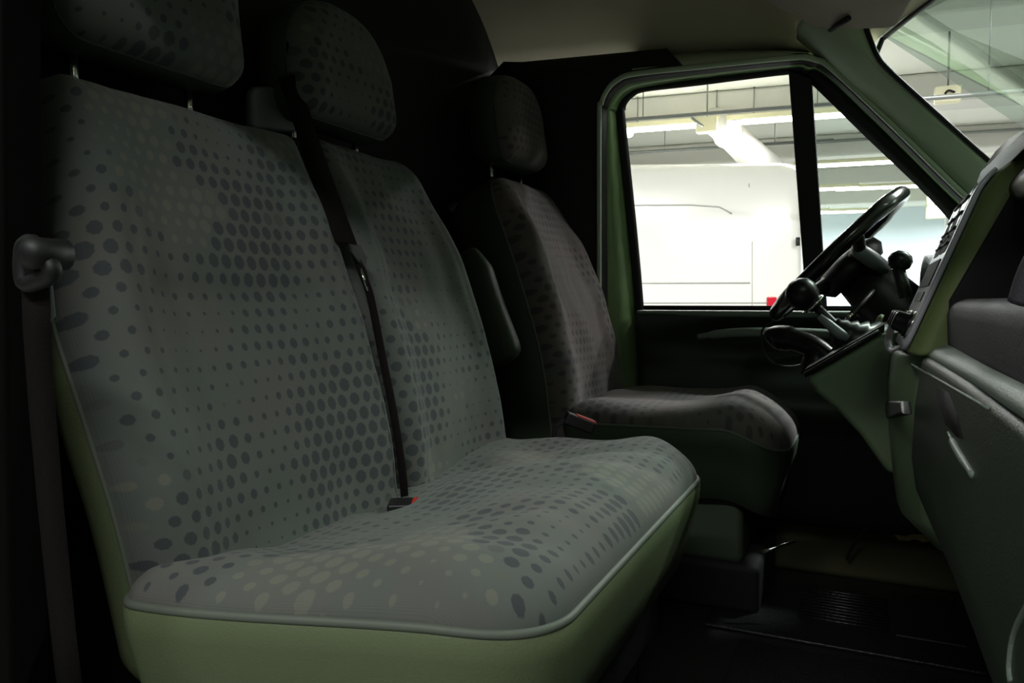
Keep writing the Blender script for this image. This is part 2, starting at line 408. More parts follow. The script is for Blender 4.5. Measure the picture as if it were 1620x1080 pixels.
# far door
door = empty('door_1', (-.3, 2.22, -.62), kind='structure')
def ring(name, P0, P1, o0, o1, m, n=5, solid=.006):
    a = smooth_pts([PD(*p, off=o0) for p in P0], n); b = smooth_pts([PD(*p, off=o1) for p in P1], n)
    mb = MB(); mb.strip(a, b); return mb.build(name, m, door, solid=solid)
ring('weather_seal', Aouter, Bseal, -.05, -.02, 'rubber', solid=.012)
seal_pts = smooth_pts([PD(px+3, py+3, off=-.055) for px, py in Aouter], 6)
mb = MB(); mb.tube(seal_pts, .007, 8); mb.build('seal_bead', 'trim_green', door)
ring('painted_frame', Bseal, Cpaint, -.02, .03, 'green_paint')
Glass = [(1019, 700), (1018, 484), (989, 185), (989, 172), (993, 161), (1003, 151), (1022, 143), (1104, 134), (1249, 116), (1268, 119), (1285, 133), (1372, 218), (1470, 312), (1540, 392)]
ring('window_rubber', Cpaint, Glass, .03, .04, 'rubber', solid=.012)
# divider bar
dv = [PD(1247, 110, off=.02), PD(1284, 124, off=.02), PD(1309, 500, off=.02), PD(1276, 497, off=.02)]
mb = MB(); mb.prism(dv, (0, .03, 0)); mb.build('window_divider', 'rubber', door, bev=.004)
pn = [PD(*p, off=.045) for p in ((960, 510), (965, 130), (1265, 95), (1295, 510))]
mesh('window_pane', pn, [(0, 1, 2, 3)], 'side_glass', door, smooth=False)
pn = [PD(*p, off=.045) for p in ((1290, 505), (1262, 95), (1290, 105), (1560, 375), (1570, 505))]
mesh('quarter_pane', pn, [(0, 1, 2, 3, 4)], 'quarter_glass', door, smooth=False)
# door inner panel (loft along X of a height profile)
def panel_y(x, z):
    y = 2.175
    # belt ledge
    y -= .045*sstep(-.20, -.06, z)*1.0
    # armrest pull pocket
    e = ((x+.22)/.30)**2+((z+.115)/.060)**2
    y += .045*math.exp(-e*e*.8)
    # armrest below
    e2 = ((x+.28)/.36)**4+((z+.29)/.05)**2
    y -= .045*math.exp(-e2)
    return y
vs = []; nz_, nx_ = 60, 60
for i in range(nz_+1):
    z = -.70+(.70-.035)*i/nz_
    for j in range(nx_+1):
        x = -.60+1.2*j/nx_; vs.append((x, panel_y(x, z), z))
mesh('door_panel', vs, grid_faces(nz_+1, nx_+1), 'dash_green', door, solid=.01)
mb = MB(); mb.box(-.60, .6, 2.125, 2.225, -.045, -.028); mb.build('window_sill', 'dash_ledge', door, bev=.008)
mb = MB(); mb.box(-.60, .6, 2.215, 2.235, -.028, -.015); mb.build('sill_rubber', 'rubber', door)
mb = MB(); pts = smooth_pts([(-.42, 2.12, -.10), (-.30, 2.10, -.085), (-.1, 2.10, -.085), (.04, 2.12, -.10)], 6)
mb.tube(pts, [.008]*3+[.012]*(len(pts)-6)+[.008]*3, 8); mb.build('pull_handle', 'dash_ledge', door)
mb = MB(); mb.box(-.75, .8, 2.235, 2.27, -.9, -.03); mb.build('outer_skin', 'green_paint', door, bev=.01)
# door mirror outside
mir = empty('side_mirror', (.24, 2.42, .02), 'exterior rear view mirror seen past the vent pod through the quarter window', 'mirror')
c = Vector((.215, 2.44, .135)); 
def rrect(c, a, b, w_, h_, r, n=6):
    out = []
    for sx_, sy_, a0 in ((1, 1, 0), (-1, 1, 90), (-1, -1, 180), (1, -1, 270)):
        for k in range(n+1):
            an = math.radians(a0+90*k/n); out.append(c+a*(sx_*(w_-r)+r*math.cos(an))+b*(sy_*(h_-r)+r*math.sin(an)))
    return out
ma = Vector((.25, 1, 0)).normalized(); mbv = Vector((0, 0, 1)); mn = ma.cross(mbv)
lp = rrect(c, ma, mbv, .085, .11, .03); mb = MB(); mb.tube(lp, .008, 8, closed=True); mb.build('mirror_rim', 'white_paint', mir)
mesh('mirror_glass', lp, [tuple(range(len(lp)))], 'mirror', mir, smooth=False)
fw = Vector((1, 0, 0)); l2 = [c+fw*.07+(p-c)*.75 for p in lp]; mb = MB(); n = len(lp)
mb.v = [tuple(p+fw*.004) for p in lp]+[tuple(p) for p in l2]; mb.f = grid_faces(2, n, close=True)+[tuple(range(n, 2*n))]; mb.build('mirror_housing', 'white_paint', mir)
mb = MB(); mb.tube([(.26, 2.27, .03), (.27, 2.33, .03), (.27, 2.40, .06)], .02, 10); mb.build('mirror_arm', 'rubber', mir)

# A pillar trim
A0 = [P(1262, 60, Y=2.05), P(1300, 97, Y=2.06), P(1345, 140, Y=2.07), P(1400, 192, Y=2.09), P(1500, 288, Y=2.12), P(1580, 365, Y=2.15)]
A1 = [P(1290, 30, Y=1.99), P(1340, 80, Y=2.0), P(1378, 118, Y=2.02), P(1440, 175, Y=2.05), P(1530, 262, Y=2.09), P(1600, 330, Y=2.12)]
A2 = [P(1368, 40, Y=1.94), P(1386, 86, Y=1.95), P(1404, 110, Y=1.965), P(1455, 157, Y=1.99), P(1555, 247, Y=2.04), P(1640, 320, Y=2.08)]
rows = [smooth_pts(a, 6) for a in (A0, [(p+q)/2+Vector((-.018, -.022, .0)) for p, q in zip(A0, A1)], [p+Vector((-.022, -.03, 0)) for p in A1], [(p+q)/2+Vector((-.010, -.02, .006)) for p, q in zip(A1, A2)], A2, [p+Vector((-.01, .05, 0)) for p in A2])]
vs = [tuple(p) for r in rows for p in r]; mesh('trim_9', vs, grid_faces(len(rows), len(rows[0])), 'trim_green', kind='structure', solid=.006)
mb = MB(); mb.tube([p+Vector((0, 0, .002)) for p in rows[4]], .006, 8); mb.build('trim_10', 'rubber', kind='structure')
# windscreen
top = [Vector((head_front(y), y, roof_z(head_front(y), y)-.0)) for y in [.5+1.5*k/12 for k in range(13)]]
edge_top = P(1386, 84, Y=1.955); edge_bot = P(1640, 322, Y=2.09)
vs = []
for i in range(9):
    t = i/8
    for k in range(13):
        y = .5+1.5*k/12; q = top[k]; bot = Vector((.55+.28*(1-((y-1.3)/.85)**2), 1.3+(y-1.3)*1.12, .12)); vs.append(q.lerp(bot, t))
mesh('window_1', vs, grid_faces(9, 13), 'screen_glass', kind='structure')
mb = MB(); mb.tube([t+Vector((.004, 0, -.012)) for t in smooth_pts(top, 3)]+[A2[1]], .006, 8); mb.build('trim_11', 'rubber', kind='structure')
# firewall / front bulkhead below the screen, and lower front
mb = MB(); mb.box(.62, .66, .45, 2.2, -.78, .13); mb.build('wall_front.001', 'soft_black', kind='structure')
mb = MB(); mb.box(.58, 1.35, .42, 2.25, .05, .12); mb.build('trim_12', 'green_paint', kind='structure', bev=.03)
# far door sill and kick panel
mb = MB(); mb.box(-.65, .6, 2.06, 2.16, -.705, -.60); mb.build('trim_13', 'sill_olive', kind='structure', bev=.02)
# near side B pillar (dark) with its painted outer edge
near = [P(-90, 540, Y=.42), P(8, 540, Y=.42), P(42, 540, Y=.455), P(70, 540, Y=.49)]
mb = MB(); z0, z1 = -.75, .72
prof = [(near[0].x, near[0].y), (near[1].x, near[1].y), (near[2].x+.0, near[2].y), (near[3].x, near[3].y), (-.87, .50), (-.87, .42)]
def pil(z, k): return [(x+k*max(0, z)*.0-.005*0, y, z) for x, y in prof]
zs = [z0, -.4, -.1, .2, .5, .72]; vs = []
for z in zs:
    lean = .012*(z/.6); vs += [(x+lean, y+.02*max(0, z), z) for x, y in prof]
mesh('trim_14', vs, grid_faces(len(zs), len(prof), close=True)+[tuple(range(6)), tuple(range(30, 36))], 'pillar_black', kind='structure', bev=.008)
mb = MB(); mb.box(-1.1, .6, .44, .56, -.78, -.66); mb.build('trim_15', 'rubber', kind='structure', bev=.01)
mb = MB(); mb.box(-1.05, 0, .40, .47, .60, .80); mb.build('trim_16', 'green_paint', kind='structure', bev=.01)

mb = MB(); mb.box(.42, 1.35, .36, .44, -.9, .12); mb.build('wall_near', 'green_paint', kind='structure', bev=.01)  # unseen near fender, added to block lamp light through the door opening
mb = MB(); mb.tube([(-.02, .47, .62), (.20, .43, .40), (.46, .40, .10)], .045, 10); mb.build('trim_17', 'green_paint', kind='structure')  # unseen near A pillar, added with the fender to block light
mb = MB(); mb.box(-1.1, -.86, .38, .44, -.9, .75); mb.build('trim_18', 'green_paint', kind='structure')
# the near door, swung open in front of the camera's right side, unseen, added to block light from the front left
nd = empty('door_2', (.50, .36, -.78), kind='structure')
dd_ = Vector((.30, -.95, 0)).normalized(); dn_ = Vector((.95, .30, 0)).normalized()
def DX(a, b, z): return tuple(Vector((.47, .34, 0))+dd_*a+dn_*b+Vector((0, 0, z)))
MB().box(0, 1.02, 0, .03, -.78, -.02, xf=DX).build('door_panel', 'dash_green', nd, bev=.008)
MB().box(0, 1.02, .03, .07, -.80, -.02, xf=DX).build('outer_skin', 'green_paint', nd, bev=.008)
MB().box(.25, .85, -.05, .0, -.34, -.28, xf=DX).build('armrest', 'dash_green', nd, bev=.015)
mb = MB(); mb.tube([DX(.02, .04, -.02), DX(.50, .02, .58), DX(.96, .02, .60), DX(1.01, .04, -.02)], .022, 8); mb.build('window_frame', 'rubber', nd)
mesh('window_pane', [DX(.03, .04, -.02), DX(.50, .02, .57), DX(.95, .02, .59), DX(1.0, .04, -.02)], [(0, 1, 2, 3)], 'side_glass', nd, smooth=False)
# =================================================================== SEATS
XF = [(-.50, -.645), (-.40, -.655), (-.316, -.668), (-.2, -.684), (-.087, -.713), (.02, -.750), (.1, -.785), (.2, -.832), (.28, -.872), (.36, -.915)]
YL = [(-.5, .575), (-.31, .560), (-.136, .535), (0, .525), (.1, .545), (.2, .578), (.3, .612)]
def back_F(yc, W, zlo, zhi, dx=0, dz=0, fl=0.0, dyt=0, near=False):
    H = (zhi-zlo)/2; zc = (zhi+zlo)/2
    def F(u, v, h):
        z = zc+v; t = (z-zlo)/(zhi-zlo)
        x0 = interp(XF, z-dz)+dx; sl = (interp(XF, z-dz+.02)-interp(XF, z-dz-.02))/.04
        nx_ = 1/math.sqrt(1+sl*sl); nz2 = -sl*nx_
        wsc = 1-fl*sstep(.55, 1.0, t)
        if near:
            yl = interp(YL, z); return (x0-.05+h*nx_, yl+(1.018-yl)*(u/W+1)/2, z+h*nz2)
        return (x0-.05+h*nx_, yc+u*wsc+dyt*t, z+h*nz2)
    return F, H
def dish(W, amp, seam_z, H, zc):
    def ex(u, v):
        s = abs(u)/W
        e = amp*(sstep(.45, .78, s))*(1-.8*sstep(.12, .27, zc+v)) - amp*.25             # side bolsters stand proud
        z = zc+v
        e -= .009*math.exp(-((z-seam_z)/.008)**2)*(1-sstep(.55, .7, s))   # horizontal sewn crease
        e -= .005*math.exp(-((s-.72)/.02)**2)*(1-sstep(.1, .25, z))
        e += wr((u*1.0, v*1.2, zc+W), 9, .006)+wr((u*3, v*1.0, W), 12, .0025)
        return e
    return ex
def backrest(parent, yc, W, zlo, zhi, dx, dz, cloth, fl, seam_z, uvo, nm='backrest', near=False, dyt=0, Rt=.07, levels=((0, 0), (.004, -.010), (.004, -.030), (-.004, -.05), (-.032, -.07), (-.065, -.08)), sm='vinyl'):
    F, H = back_F(yc, W, zlo, zhi, dx, dz, fl, dyt, near)
    zc = (zlo+zhi)/2
    o, loop = pad(nm, F, W, H, Rt, .05, .05, .055, cloth, parent, dish(W, .020, seam_z, H, zc), n=56, uv0=uvo)
    s = shell('side_cover', F, loop, levels, sm, o)
    pipe_loop('seam_piping', F, loop, .0032, 'piping', o)
    return o
def headrest(parent, yc, zlo, zhi, xface, W, posts, cloth, uvo, zt):
    H = (zhi-zlo)/2; zc = (zlo+zhi)/2
    def F(u, v, h):
        lean = -.10*(v/H)*.4
        return (xface-.045+h+lean*.35-.05*(u/W)**2*0, yc+u, zc+v+h*.08)
    def ex(u, v): return wr((u, v, yc), 14, .004)-.012*(v/H < -.0)*0
    o, loop = pad('head_restraint', F, W, H, .135 if H < .116 else .11, .04, .045, .06, cloth, parent, ex, n=36, uv0=uvo)
    shell('side_cover', F, loop, [(0, 0), (.004, -.008), (.006, -.03), (.0, -.06), (-.02, -.085), (-.05, -.095)], 'vinyl_dark', o)
    pipe_loop('seam_piping', F, loop, .0025, 'vinyl_dark', o)
    for py in posts:
        mb = MB(); mb.tube([(xface-.075, py, zt-.03), (xface-.075, py, zlo+.02)], .0065, 10); mb.build('post', 'chrome', o)
        mb = MB(); mb.lathe((xface-.075, py, zt-.004), (0, 0, 1), [(0, .017), (.010, .016), (.014, .011)], 16); mb.build('guide_sleeve', 'black_plastic', o)
    return o

bench = empty('double_seat', (-.5, .96, -.70), 'two-place passenger bench seat in spotted grey-green cloth, nearest the camera', 'seat')
b1 = backrest(bench, .753, .262, -.44, .272, 0, 0, 'seat_cloth', .10, -.0, (0, 0), near=True, Rt=.03)
b2 = backrest(bench, 1.222, .198, -.44, .285, 0, 0, 'seat_cloth', .10, -.0, (.6, .1))
headrest(bench, .765, .325, .575, -.865, .148, (.668, .853), 'seat_cloth', (0, .8), .27)
headrest(bench, 1.180, .323, .549, -.865, .148, (1.085, 1.269), 'seat_cloth', (.5, .8), .28)
# little storage cup / belt outlet between the two head restraints
mb = MB(); mb.prism([P(400, 195, X=-.93), P(400, 145, X=-.93), P(408, 136, X=-.93), P(448, 136, X=-.93), P(478, 210, X=-.93), P(402, 205, X=-.93)], (-.02, 0, 0))
mb.build('belt_outlet', 'grey_plastic', bench, bev=.008)
# cushion
CX0, CX1 = -.70, -.262
def bench_F(u, v, h):
    xc = (CX0+CX1)/2; x = xc+v
    t = (x-CX0)/(CX1-CX0)
    ynear = .525+.085*sstep(0, 1, t); yfar = 1.425
    y = (ynear+yfar)/2+u*(yfar-ynear)/2/.45
    z = -.312+.006*t-.012*sstep(.75, 1, t)
    return (x, y, z+h)
def bench_ex(u, v):
    e = 0
    for c0, w0 in ((-.20, .17), (.24, .15)):
        e -= .016*math.exp(-((u-c0)/w0)**2-((v+.05)/.13)**2)
    e += .010*math.exp(-((u-.045)/.045)**2)*(1-sstep(.1, .2, v))
    e -= .046*math.exp(-((v+.20)/.11)**2-((u+.05)/.30)**4)
    e += .014*sstep(-.05, .15, v)
    e += wr((u, v, 3), 10, .008)+wr((u*2, v, 1), 9, .006)
    return e
cush, loop = pad('cushion', bench_F, .45, (CX1-CX0)/2, .11, .03, .046, .085, 'seat_cloth', bench, bench_ex, n=64, uv0=(1.3, .3))
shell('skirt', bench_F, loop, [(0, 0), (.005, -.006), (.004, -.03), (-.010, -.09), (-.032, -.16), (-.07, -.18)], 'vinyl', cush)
pipe_loop('seam_piping', bench_F, loop, .005, 'piping', cush)
mb = MB()
q = [Vector(bench_F(-.45+.085, .219-.022, 0))+Vector((.006, -.012, 0))]
mb = MB(); mb.box(-.66, -.34, .62, 1.38, -.62, -.47); mb.build('seat_box', 'soft_black', bench, bev=.01)
mb = MB()
for x in (-.62, -.38):
    for y in (.68, 1.30): mb = MB(); mb.box(x-.02, x+.02, y-.02, y+.02, -.70, -.6); mb.build('leg', 'soft_black', bench)
# pillar of frame at the lower near corner of the bench (black recliner cover)
mb = MB(); mb.prism([P(130, 880, Y=.60), P(232, 960, Y=.60), P(186, 1003, Y=.60), P(215, 1120, Y=.60), P(120, 1120, Y=.60)], (0, .03, 0)); mb.build('hinge_cover', 'pillar_black', bench, bev=.006)

drv = empty('driver_seat', (-.45, 1.91, -.70), 'single driver seat in spotted grey cloth with armrest, beside the far door', 'seat')
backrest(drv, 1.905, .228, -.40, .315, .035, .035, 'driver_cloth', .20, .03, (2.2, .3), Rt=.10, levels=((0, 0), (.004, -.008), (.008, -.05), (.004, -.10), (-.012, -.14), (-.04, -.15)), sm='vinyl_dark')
headrest(drv, 1.905, .365, .60, -.83, .135, (1.81, 2.0), 'driver_cloth', (2.2, 1.2), .315)
DX0, DX1 = -.66, -.145
def drv_F(u, v, h):
    x = (DX0+DX1)/2+v; t = (x-DX0)/(DX1-DX0)
    return (x, 1.915+u*(1-.10*sstep(.6, 1, t)), -.292+.012*t-.05*sstep(.72, 1, t)+h)
def drv_ex(u, v): return .014*sstep(.02, .16, v)-.014*math.exp(-(u/.15)**2-((v+.02)/.15)**2)+wr((u, v, 7), 9, .008)
dc, loop = pad('cushion', drv_F, .235, (DX1-DX0)/2, .09, .03, .05, .07, 'driver_cloth', drv, drv_ex, n=50, uv0=(3.0, .5))
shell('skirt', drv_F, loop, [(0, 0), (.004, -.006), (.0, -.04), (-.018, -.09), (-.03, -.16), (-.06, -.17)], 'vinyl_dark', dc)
pipe_loop('seam_piping', drv_F, loop, .0035, 'piping', dc)
mb = MB(); mb.box(-.60, -.24, 1.74, 2.08, -.60, -.43); mb.build('seat_box', 'vinyl_dark', drv, bev=.02)
mb = MB(); mb.box(-.64, -.20, 1.72, 2.10, -.70, -.59); mb.build('pedestal', 'soft_black', drv, bev=.015)
# armrest folded up against the backrest
arm_pts = [Vector(p) for p in ((-.87, 1.605, .12), (-.845, 1.60, .04), (-.815, 1.60, -.04), (-.785, 1.60, -.11), (-.77, 1.60, -.155))]
ap = smooth_pts(arm_pts, 5); vs = []; nn = 16
for i, p in enumerate(ap):
    t = i/(len(ap)-1); sc = min(1, math.sqrt(max(.0, 1-max(0, (t-.80)/.2)**2))+.02)*min(1, .4+3*t)
    for k in range(nn):
        an = 2*PI*k/nn; cx, cy = math.cos(an), math.sin(an)
        px_ = abs(cx)**.6*(1 if cx > 0 else -1); py_ = abs(cy)**.6*(1 if cy > 0 else -1)
        vs.append((p.x+px_*.052*sc, p.y+py_*.028*sc, p.z+px_*.022*sc))
mesh('armrest', vs, grid_faces(len(ap), nn, close=True)+[tuple(range(nn)), tuple(range((len(ap)-1)*nn, len(ap)*nn))], 'vinyl_dark', drv, sub=1)
mb = MB(); mb.tube([(-.20, 1.72, -.555), (-.13, 1.76, -.53)], .004, 8); mb.build('slide_lever', 'chrome', drv)

# ------------------------------------------------------------------ belts and buckles
def ribbon(pts, wdir, w_, th=.0012):
    pts = [Vector(p) for p in pts]; wd = Vector(wdir).normalized(); vs = []
    for i, p in enumerate(pts):
        t = (pts[min(i+1, len(pts)-1)]-pts[max(i-1, 0)]).normalized(); a = (wd-t*wd.dot(t)).normalized(); n_ = t.cross(a)
        for sa, sn in ((-1, -1), (1, -1), (1, 1), (-1, 1)): vs.append(tuple(p+a*sa*w_/2+n_*sn*th))
    return vs, grid_faces(len(pts), 4, close=True)+[(0, 1, 2, 3), tuple(4*(len(pts)-1)+k for k in range(4))]
belt = empty('seat_belt', P(640, 790, X=-.66), 'dark lap and shoulder belt hanging down the seam between the two bench backrests', 'seat belt')
bp_ = [P(455, 120, X=-.895), P(470, 165, X=-.885), P(492, 230, X=-.86), P(520, 310, X=-.80), P(548, 385, X=-.752)]
vs, fs = ribbon(smooth_pts(bp_, 6), (.3, 1, 0), .040); mesh('webbing', vs, fs, 'webbing', belt)
bq = [P(556, 385, X=-.748), P(572, 430, X=-.73), P(586, 470, X=-.712), P(604, 560, X=-.69), P(622, 650, X=-.665), P(636, 740, X=-.65), P(641, 800, X=-.65)]
vs, fs = ribbon(smooth_pts(bq, 6), (.9, .5, 0), .012); mesh('lower_webbing', vs, fs, 'webbing', belt)
t0 = P(562, 398, X=-.740); mb = MB()
mb.prism([P(549, 385, X=-.741), P(566, 388, X=-.741), P(577, 408, X=-.738), P(574, 425, X=-.736), P(562, 415, X=-.738), P(551, 400, X=-.74)], (.006, 0, 0)); mb.build('tongue_grip', 'black_plastic', belt, bev=.002)
mb = MB(); mb.prism([P(568, 424, X=-.732), P(576, 424, X=-.732), P(587, 460, X=-.718), P(579, 460, X=-.718)], (.003, 0, 0)); mb.build('tongue_plate', 'chrome', belt)
mb = MB(); mb.lathe(P(428, 105, X=-.97), (1, 0, 0), [(-.01, .02), (0, .024), (.01, .02), (.016, .01)], 18); mb.build('guide', 'black_plastic', belt)

nb = empty('seat_belt', P(60, 700, Y=.47), 'near seat belt running through a black guide loop on the pillar left of the bench', 'seat belt')
gy = .40
g = smooth_pts([P(38, 395, Y=gy), P(50, 384, Y=gy), P(62, 398, Y=gy), P(80, 420, Y=gy), P(80, 434, Y=gy), P(66, 442, Y=gy), P(40, 446, Y=gy)], 6, closed=True)
mb = MB(); mb.tube(g, .0075, 10, closed=True); mb.build('guide_loop', 'rubber', nb)
mb = MB(); mb.lathe(P(46, 400, Y=gy-.012), (0, 1, 0), [(-.006, .006), (0, .013), (.03, .013)], 16); mb.build('anchor_bolt', 'rubber', nb)
vs, fs = ribbon([P(56, 425, Y=gy), P(58, 520, Y=gy+.01), P(66, 640, Y=gy+.02), P(80, 800, Y=gy+.03), P(100, 1000, Y=gy+.04), P(112, 1100, Y=gy+.04)], (1, .2, 0), .026)
mesh('webbing', vs, fs, 'webbing', nb)
mb = MB(); mb.prism([P(56, 448, Y=gy+.012), P(74, 446, Y=gy+.012), P(80, 500, Y=gy+.02), P(70, 512, Y=gy+.02), P(60, 500, Y=gy+.02)], (0, .006, 0)); mb.build('retainer', 'grey_plastic', nb, bev=.002)

def buckle(loc, d, label, tilt=0, sc=1.0, flip=1):
    e = empty('belt_buckle', loc, label, 'belt buckle', 'seat belt buckles'); l = Vector(loc); d = Vector(d).normalized()
    s_ = d.cross(Vector((0, 0, 1))).normalized(); n_ = s_.cross(d)
    def B(a0, a1, b0, b1, c0, c1):
        mb = MB(); mb.box(a0*sc, a1*sc, b0*sc, b1*sc, c0*sc, c1*sc, xf=lambda x, y, z: tuple(l+d*x+s_*y+n_*z)); return mb
    B(-.035, .035, -.022, .022, -.014, .014).build('housing', 'black_plastic', e, bev=.004)
    B(0 if sc == 1 else -.012, .0365, -.017, .017, .004, .0148 if sc == 1 else .0168).build('release_button', 'red_plastic', e, bev=.002)
    vs, fs = ribbon([l-d*.03*sc, l-d*.06*sc+Vector((0, 0, -.03)), l-d*.075*sc+Vector((0, 0, -.12)), Vector((l.x-.06, l.y-.02, -.69))], s_, .03*sc, .003); mesh('strap', vs, fs, 'soft_black', e)
    return e
buckle(P(652, 806, X=-.61), (.75, .38, .02), 'black belt buckle lying at the seam of the bench cushion and backrest')
buckle(P(916, 668, Y=1.50), (.55, .30, -.25), 'black belt buckle with bright red button between bench and driver seat', sc=.9)

# =================================================================== DASHBOARD
dash = empty('dashboard', (.3, 1.3, -.3), 'green-grey dashboard with silver centre fascia, shelf recess and glovebox', 'dashboard')
def loftY(name, secs, m, parent=None, sub=2, cap=True, n=5):
    secs2 = []
    for Y, prof in secs: secs2.append([(x, Y, z) for x, z in prof])
    vs = [p for s_ in secs2 for p in s_]; nc = len(secs2[0]); fs = grid_faces(len(secs2), nc, close=True)
    if cap: fs += [tuple(range(nc)), tuple(range((len(secs2)-1)*nc, len(secs2)*nc))]
    return mesh(name, vs, fs, m, parent or dash, bev=sub and .008, smooth=True)
# crest of the dashboard over the shelf recess
def crest(Y, dz=0):
    return (Y, [(.165, .120+dz), (.158, .145+dz), (.172, .163+dz), (.20, .172+dz), (.6, .150), (.6, .0), (.30, .0), (.30, .120+dz)])
loftY('dash_top', [crest(.42, -.05), crest(.7, -.03), crest(.95, -.005), crest(1.16, .0)], 'black_plastic')
# recess interior
mb = MB(); mb.box(.285, .30, .5, 1.14, -.01, .14); mb.build('recess_back', 'soft_black', dash)
mb = MB(); mb.prism([(.098, 1.125, -.06), (.098, 1.125, .0), (.165, 1.125, .14), (.30, 1.125, .14), (.30, 1.125, -.06)], (0, .03, 0)); mb.build('recess_side', 'soft_black', dash, bev=.004)
# grey lower face of the recess
def gf(Y, dz=0): return (Y, [(.098, -.062+dz), (.096, -.02+dz), (.100, -.004+dz), (.115, .002+dz), (.30, -.012+dz), (.30, -.062+dz)])
loftY('shelf_front', [gf(.42), gf(.66), gf(.68, .0), gf(1.15)], 'dash_grey')
mb = MB(); mb.tube(smooth_pts([(.10, .635, -.002), (.108, .625, .03), (.135, .60, .09), (.16, .58, .13)], 5), .010, 10); mb.build('recess_rim', 'dash_grey', dash)
# ledge and glovebox body
def lg(Y, xo=0, dz=0):
    return (Y, [(.30, -.057), (.122, -.057), (.105+xo, -.058+dz), (.090+xo, -.063+dz), (.083+xo, -.071+dz), (.087+xo, -.079+dz), (.30, -.079)])
loftY('ledge', [lg(.42, .002, .006), lg(.8, .002, .002), lg(1.1, -.008), lg(1.19, -.008), lg(1.25, .01)], 'dash_ledge', sub=2)
def gb(Y, xo=0, zb=0):
    return (Y, [(.30, -.074), (.082+xo, -.074), (.074+xo, -.14), (.072+xo, -.21), (.078+xo, -.252+zb), (.10+xo, -.285+zb), (.45, -.30+zb)])
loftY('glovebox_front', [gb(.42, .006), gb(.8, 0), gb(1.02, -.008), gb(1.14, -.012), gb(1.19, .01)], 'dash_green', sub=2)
from mathutils.bvhtree import BVHTree
def snap(objs, px, py, off=.001):
    best = None; d = ray(px, py).normalized(); e = Vector((0, 0, CAMZ))
    for o in objs:
        b = wloc(o); bv = BVHTree.FromPolygons([v.co+b for v in o.data.vertices], [tuple(p.vertices) for p in o.data.polygons])
        h = bv.ray_cast(e, d)
        if h[0] is not None and (best is None or h[3] < best): best = h[3]
    return d*(best-off) if best else P(px, py, X=.06)
GB = [o for o in dash.children if o.name.split('.')[0] in ('glovebox_front', 'ledge')]
mb = MB(); gl = [snap(GB, 1440+12.4*k, 575+7.1*k, .0005) for k in range(11)]; mb.tube(gl, .0016, 6); mb.build('groove_bead', 'dash_ledge', dash)
sl = [snap(GB, *q, .002) for q in ((1481, 612), (1500, 620), (1512, 650), (1524, 695), (1512, 690), (1496, 672), (1486, 640))]
mb = MB(); mb.prism(sl, (.012, 0, 0)); mb.build('slot_shade', 'soft_black', dash)  # dark plate on the glovebox face paints the shade of the handle recess
mb = MB(); mb.tube(smooth_pts([snap(GB, 1500, 684), snap(GB, 1516, 714), snap(GB, 1540, 752)], 5), [.0015]*3+[.004]*5+[.003]*3, 8); mb.build('slot_highlight', 'dash_ledge', dash)  # pale tube paints the highlight at the lower edge of the recess
mb = MB(); mb.tube(smooth_pts([snap(GB, 1630, 952), snap(GB, 1606, 1000), snap(GB, 1598, 1050), snap(GB, 1600, 1078)], 6), .002, 8); mb.build('speaker_rim', 'dash_ledge', dash)
# lower column between glovebox and gear console
def lc(Y, xo): return (Y, [(.35, -.06), (.040+xo, -.075), (.036+xo, -.13), (.040+xo, -.22), (.050+xo, -.31), (.10+xo, -.36), (.35, -.38)])
loftY('centre_column', [lc(1.19, .03), lc(1.23, .004), lc(1.30, 0), lc(1.42, 0), lc(1.47, .0)], 'console_lit_green', sub=2)
mb = MB(); mb.prism([P(1396, 634, X=.034), P(1424, 634, X=.034), P(1426, 655, X=.034), P(1402, 662, X=.034)], (.01, 0, 0)); mb.build('cup_clip', 'black_plastic', dash, bev=.003)

# centre stack: flank + fascia
def fx(z): return .055+.38*(z+.065)
zt, zb_ = .185, -.075
side = []
for k in range(14):
    z = zb_+(zt-zb_)*k/13; side.append((fx(z)+.02*max(0, (z-.14)/.045)**2, z))
def stack_sec(Y, o, top=0):
    return (Y, [(x+o, z+top*max(0, (z-.1)/.08)) for x, z in side]+[(.24, zt+.012+top), (.5, .18), (.5, zb_)])
loftY('centre_stack', [stack_sec(1.14, .016, -.012), stack_sec(1.155, .003, -.002), stack_sec(1.18, 0), stack_sec(1.48, 0, .012), stack_sec(1.51, .01, .006)], 'dash_flank', sub=2)
def fpt(y, z, o=0):            # point on the fascia, o metres proud
    return Vector((fx(z)+.02*max(0, (z-.14)/.045)**2-o*.93, y, z+o*.35))
def fplate(name, y0, y1, z0, z1, o, m, r=.012, parent=None, th=.004):
    pts2 = []
    for sx_, sy_, a0 in ((1, 1, 0), (-1, 1, 90), (-1, -1, 180), (1, -1, 270)):
        for k in range(5):
            an = math.radians(a0+90*k/4); pts2.append(((y0+y1)/2+sx_*((y1-y0)/2-r)+r*math.cos(an), (z0+z1)/2+sy_*((z1-z0)/2-r)+r*math.sin(an)))
    n_ = len(pts2); vs = [tuple(fpt(y, z, o)) for y, z in pts2]+[tuple(fpt(y, z, o-th)) for y, z in pts2]
    cy, cz = (y0+y1)/2, (z0+z1)/2
    return mesh(name, vs, [tuple(range(n_)), tuple(range(n_, 2*n_))]+[(i, (i+1) % n_, n_+(i+1) % n_, n_+i) for i in range(n_)], m, parent or dash, smooth=False)
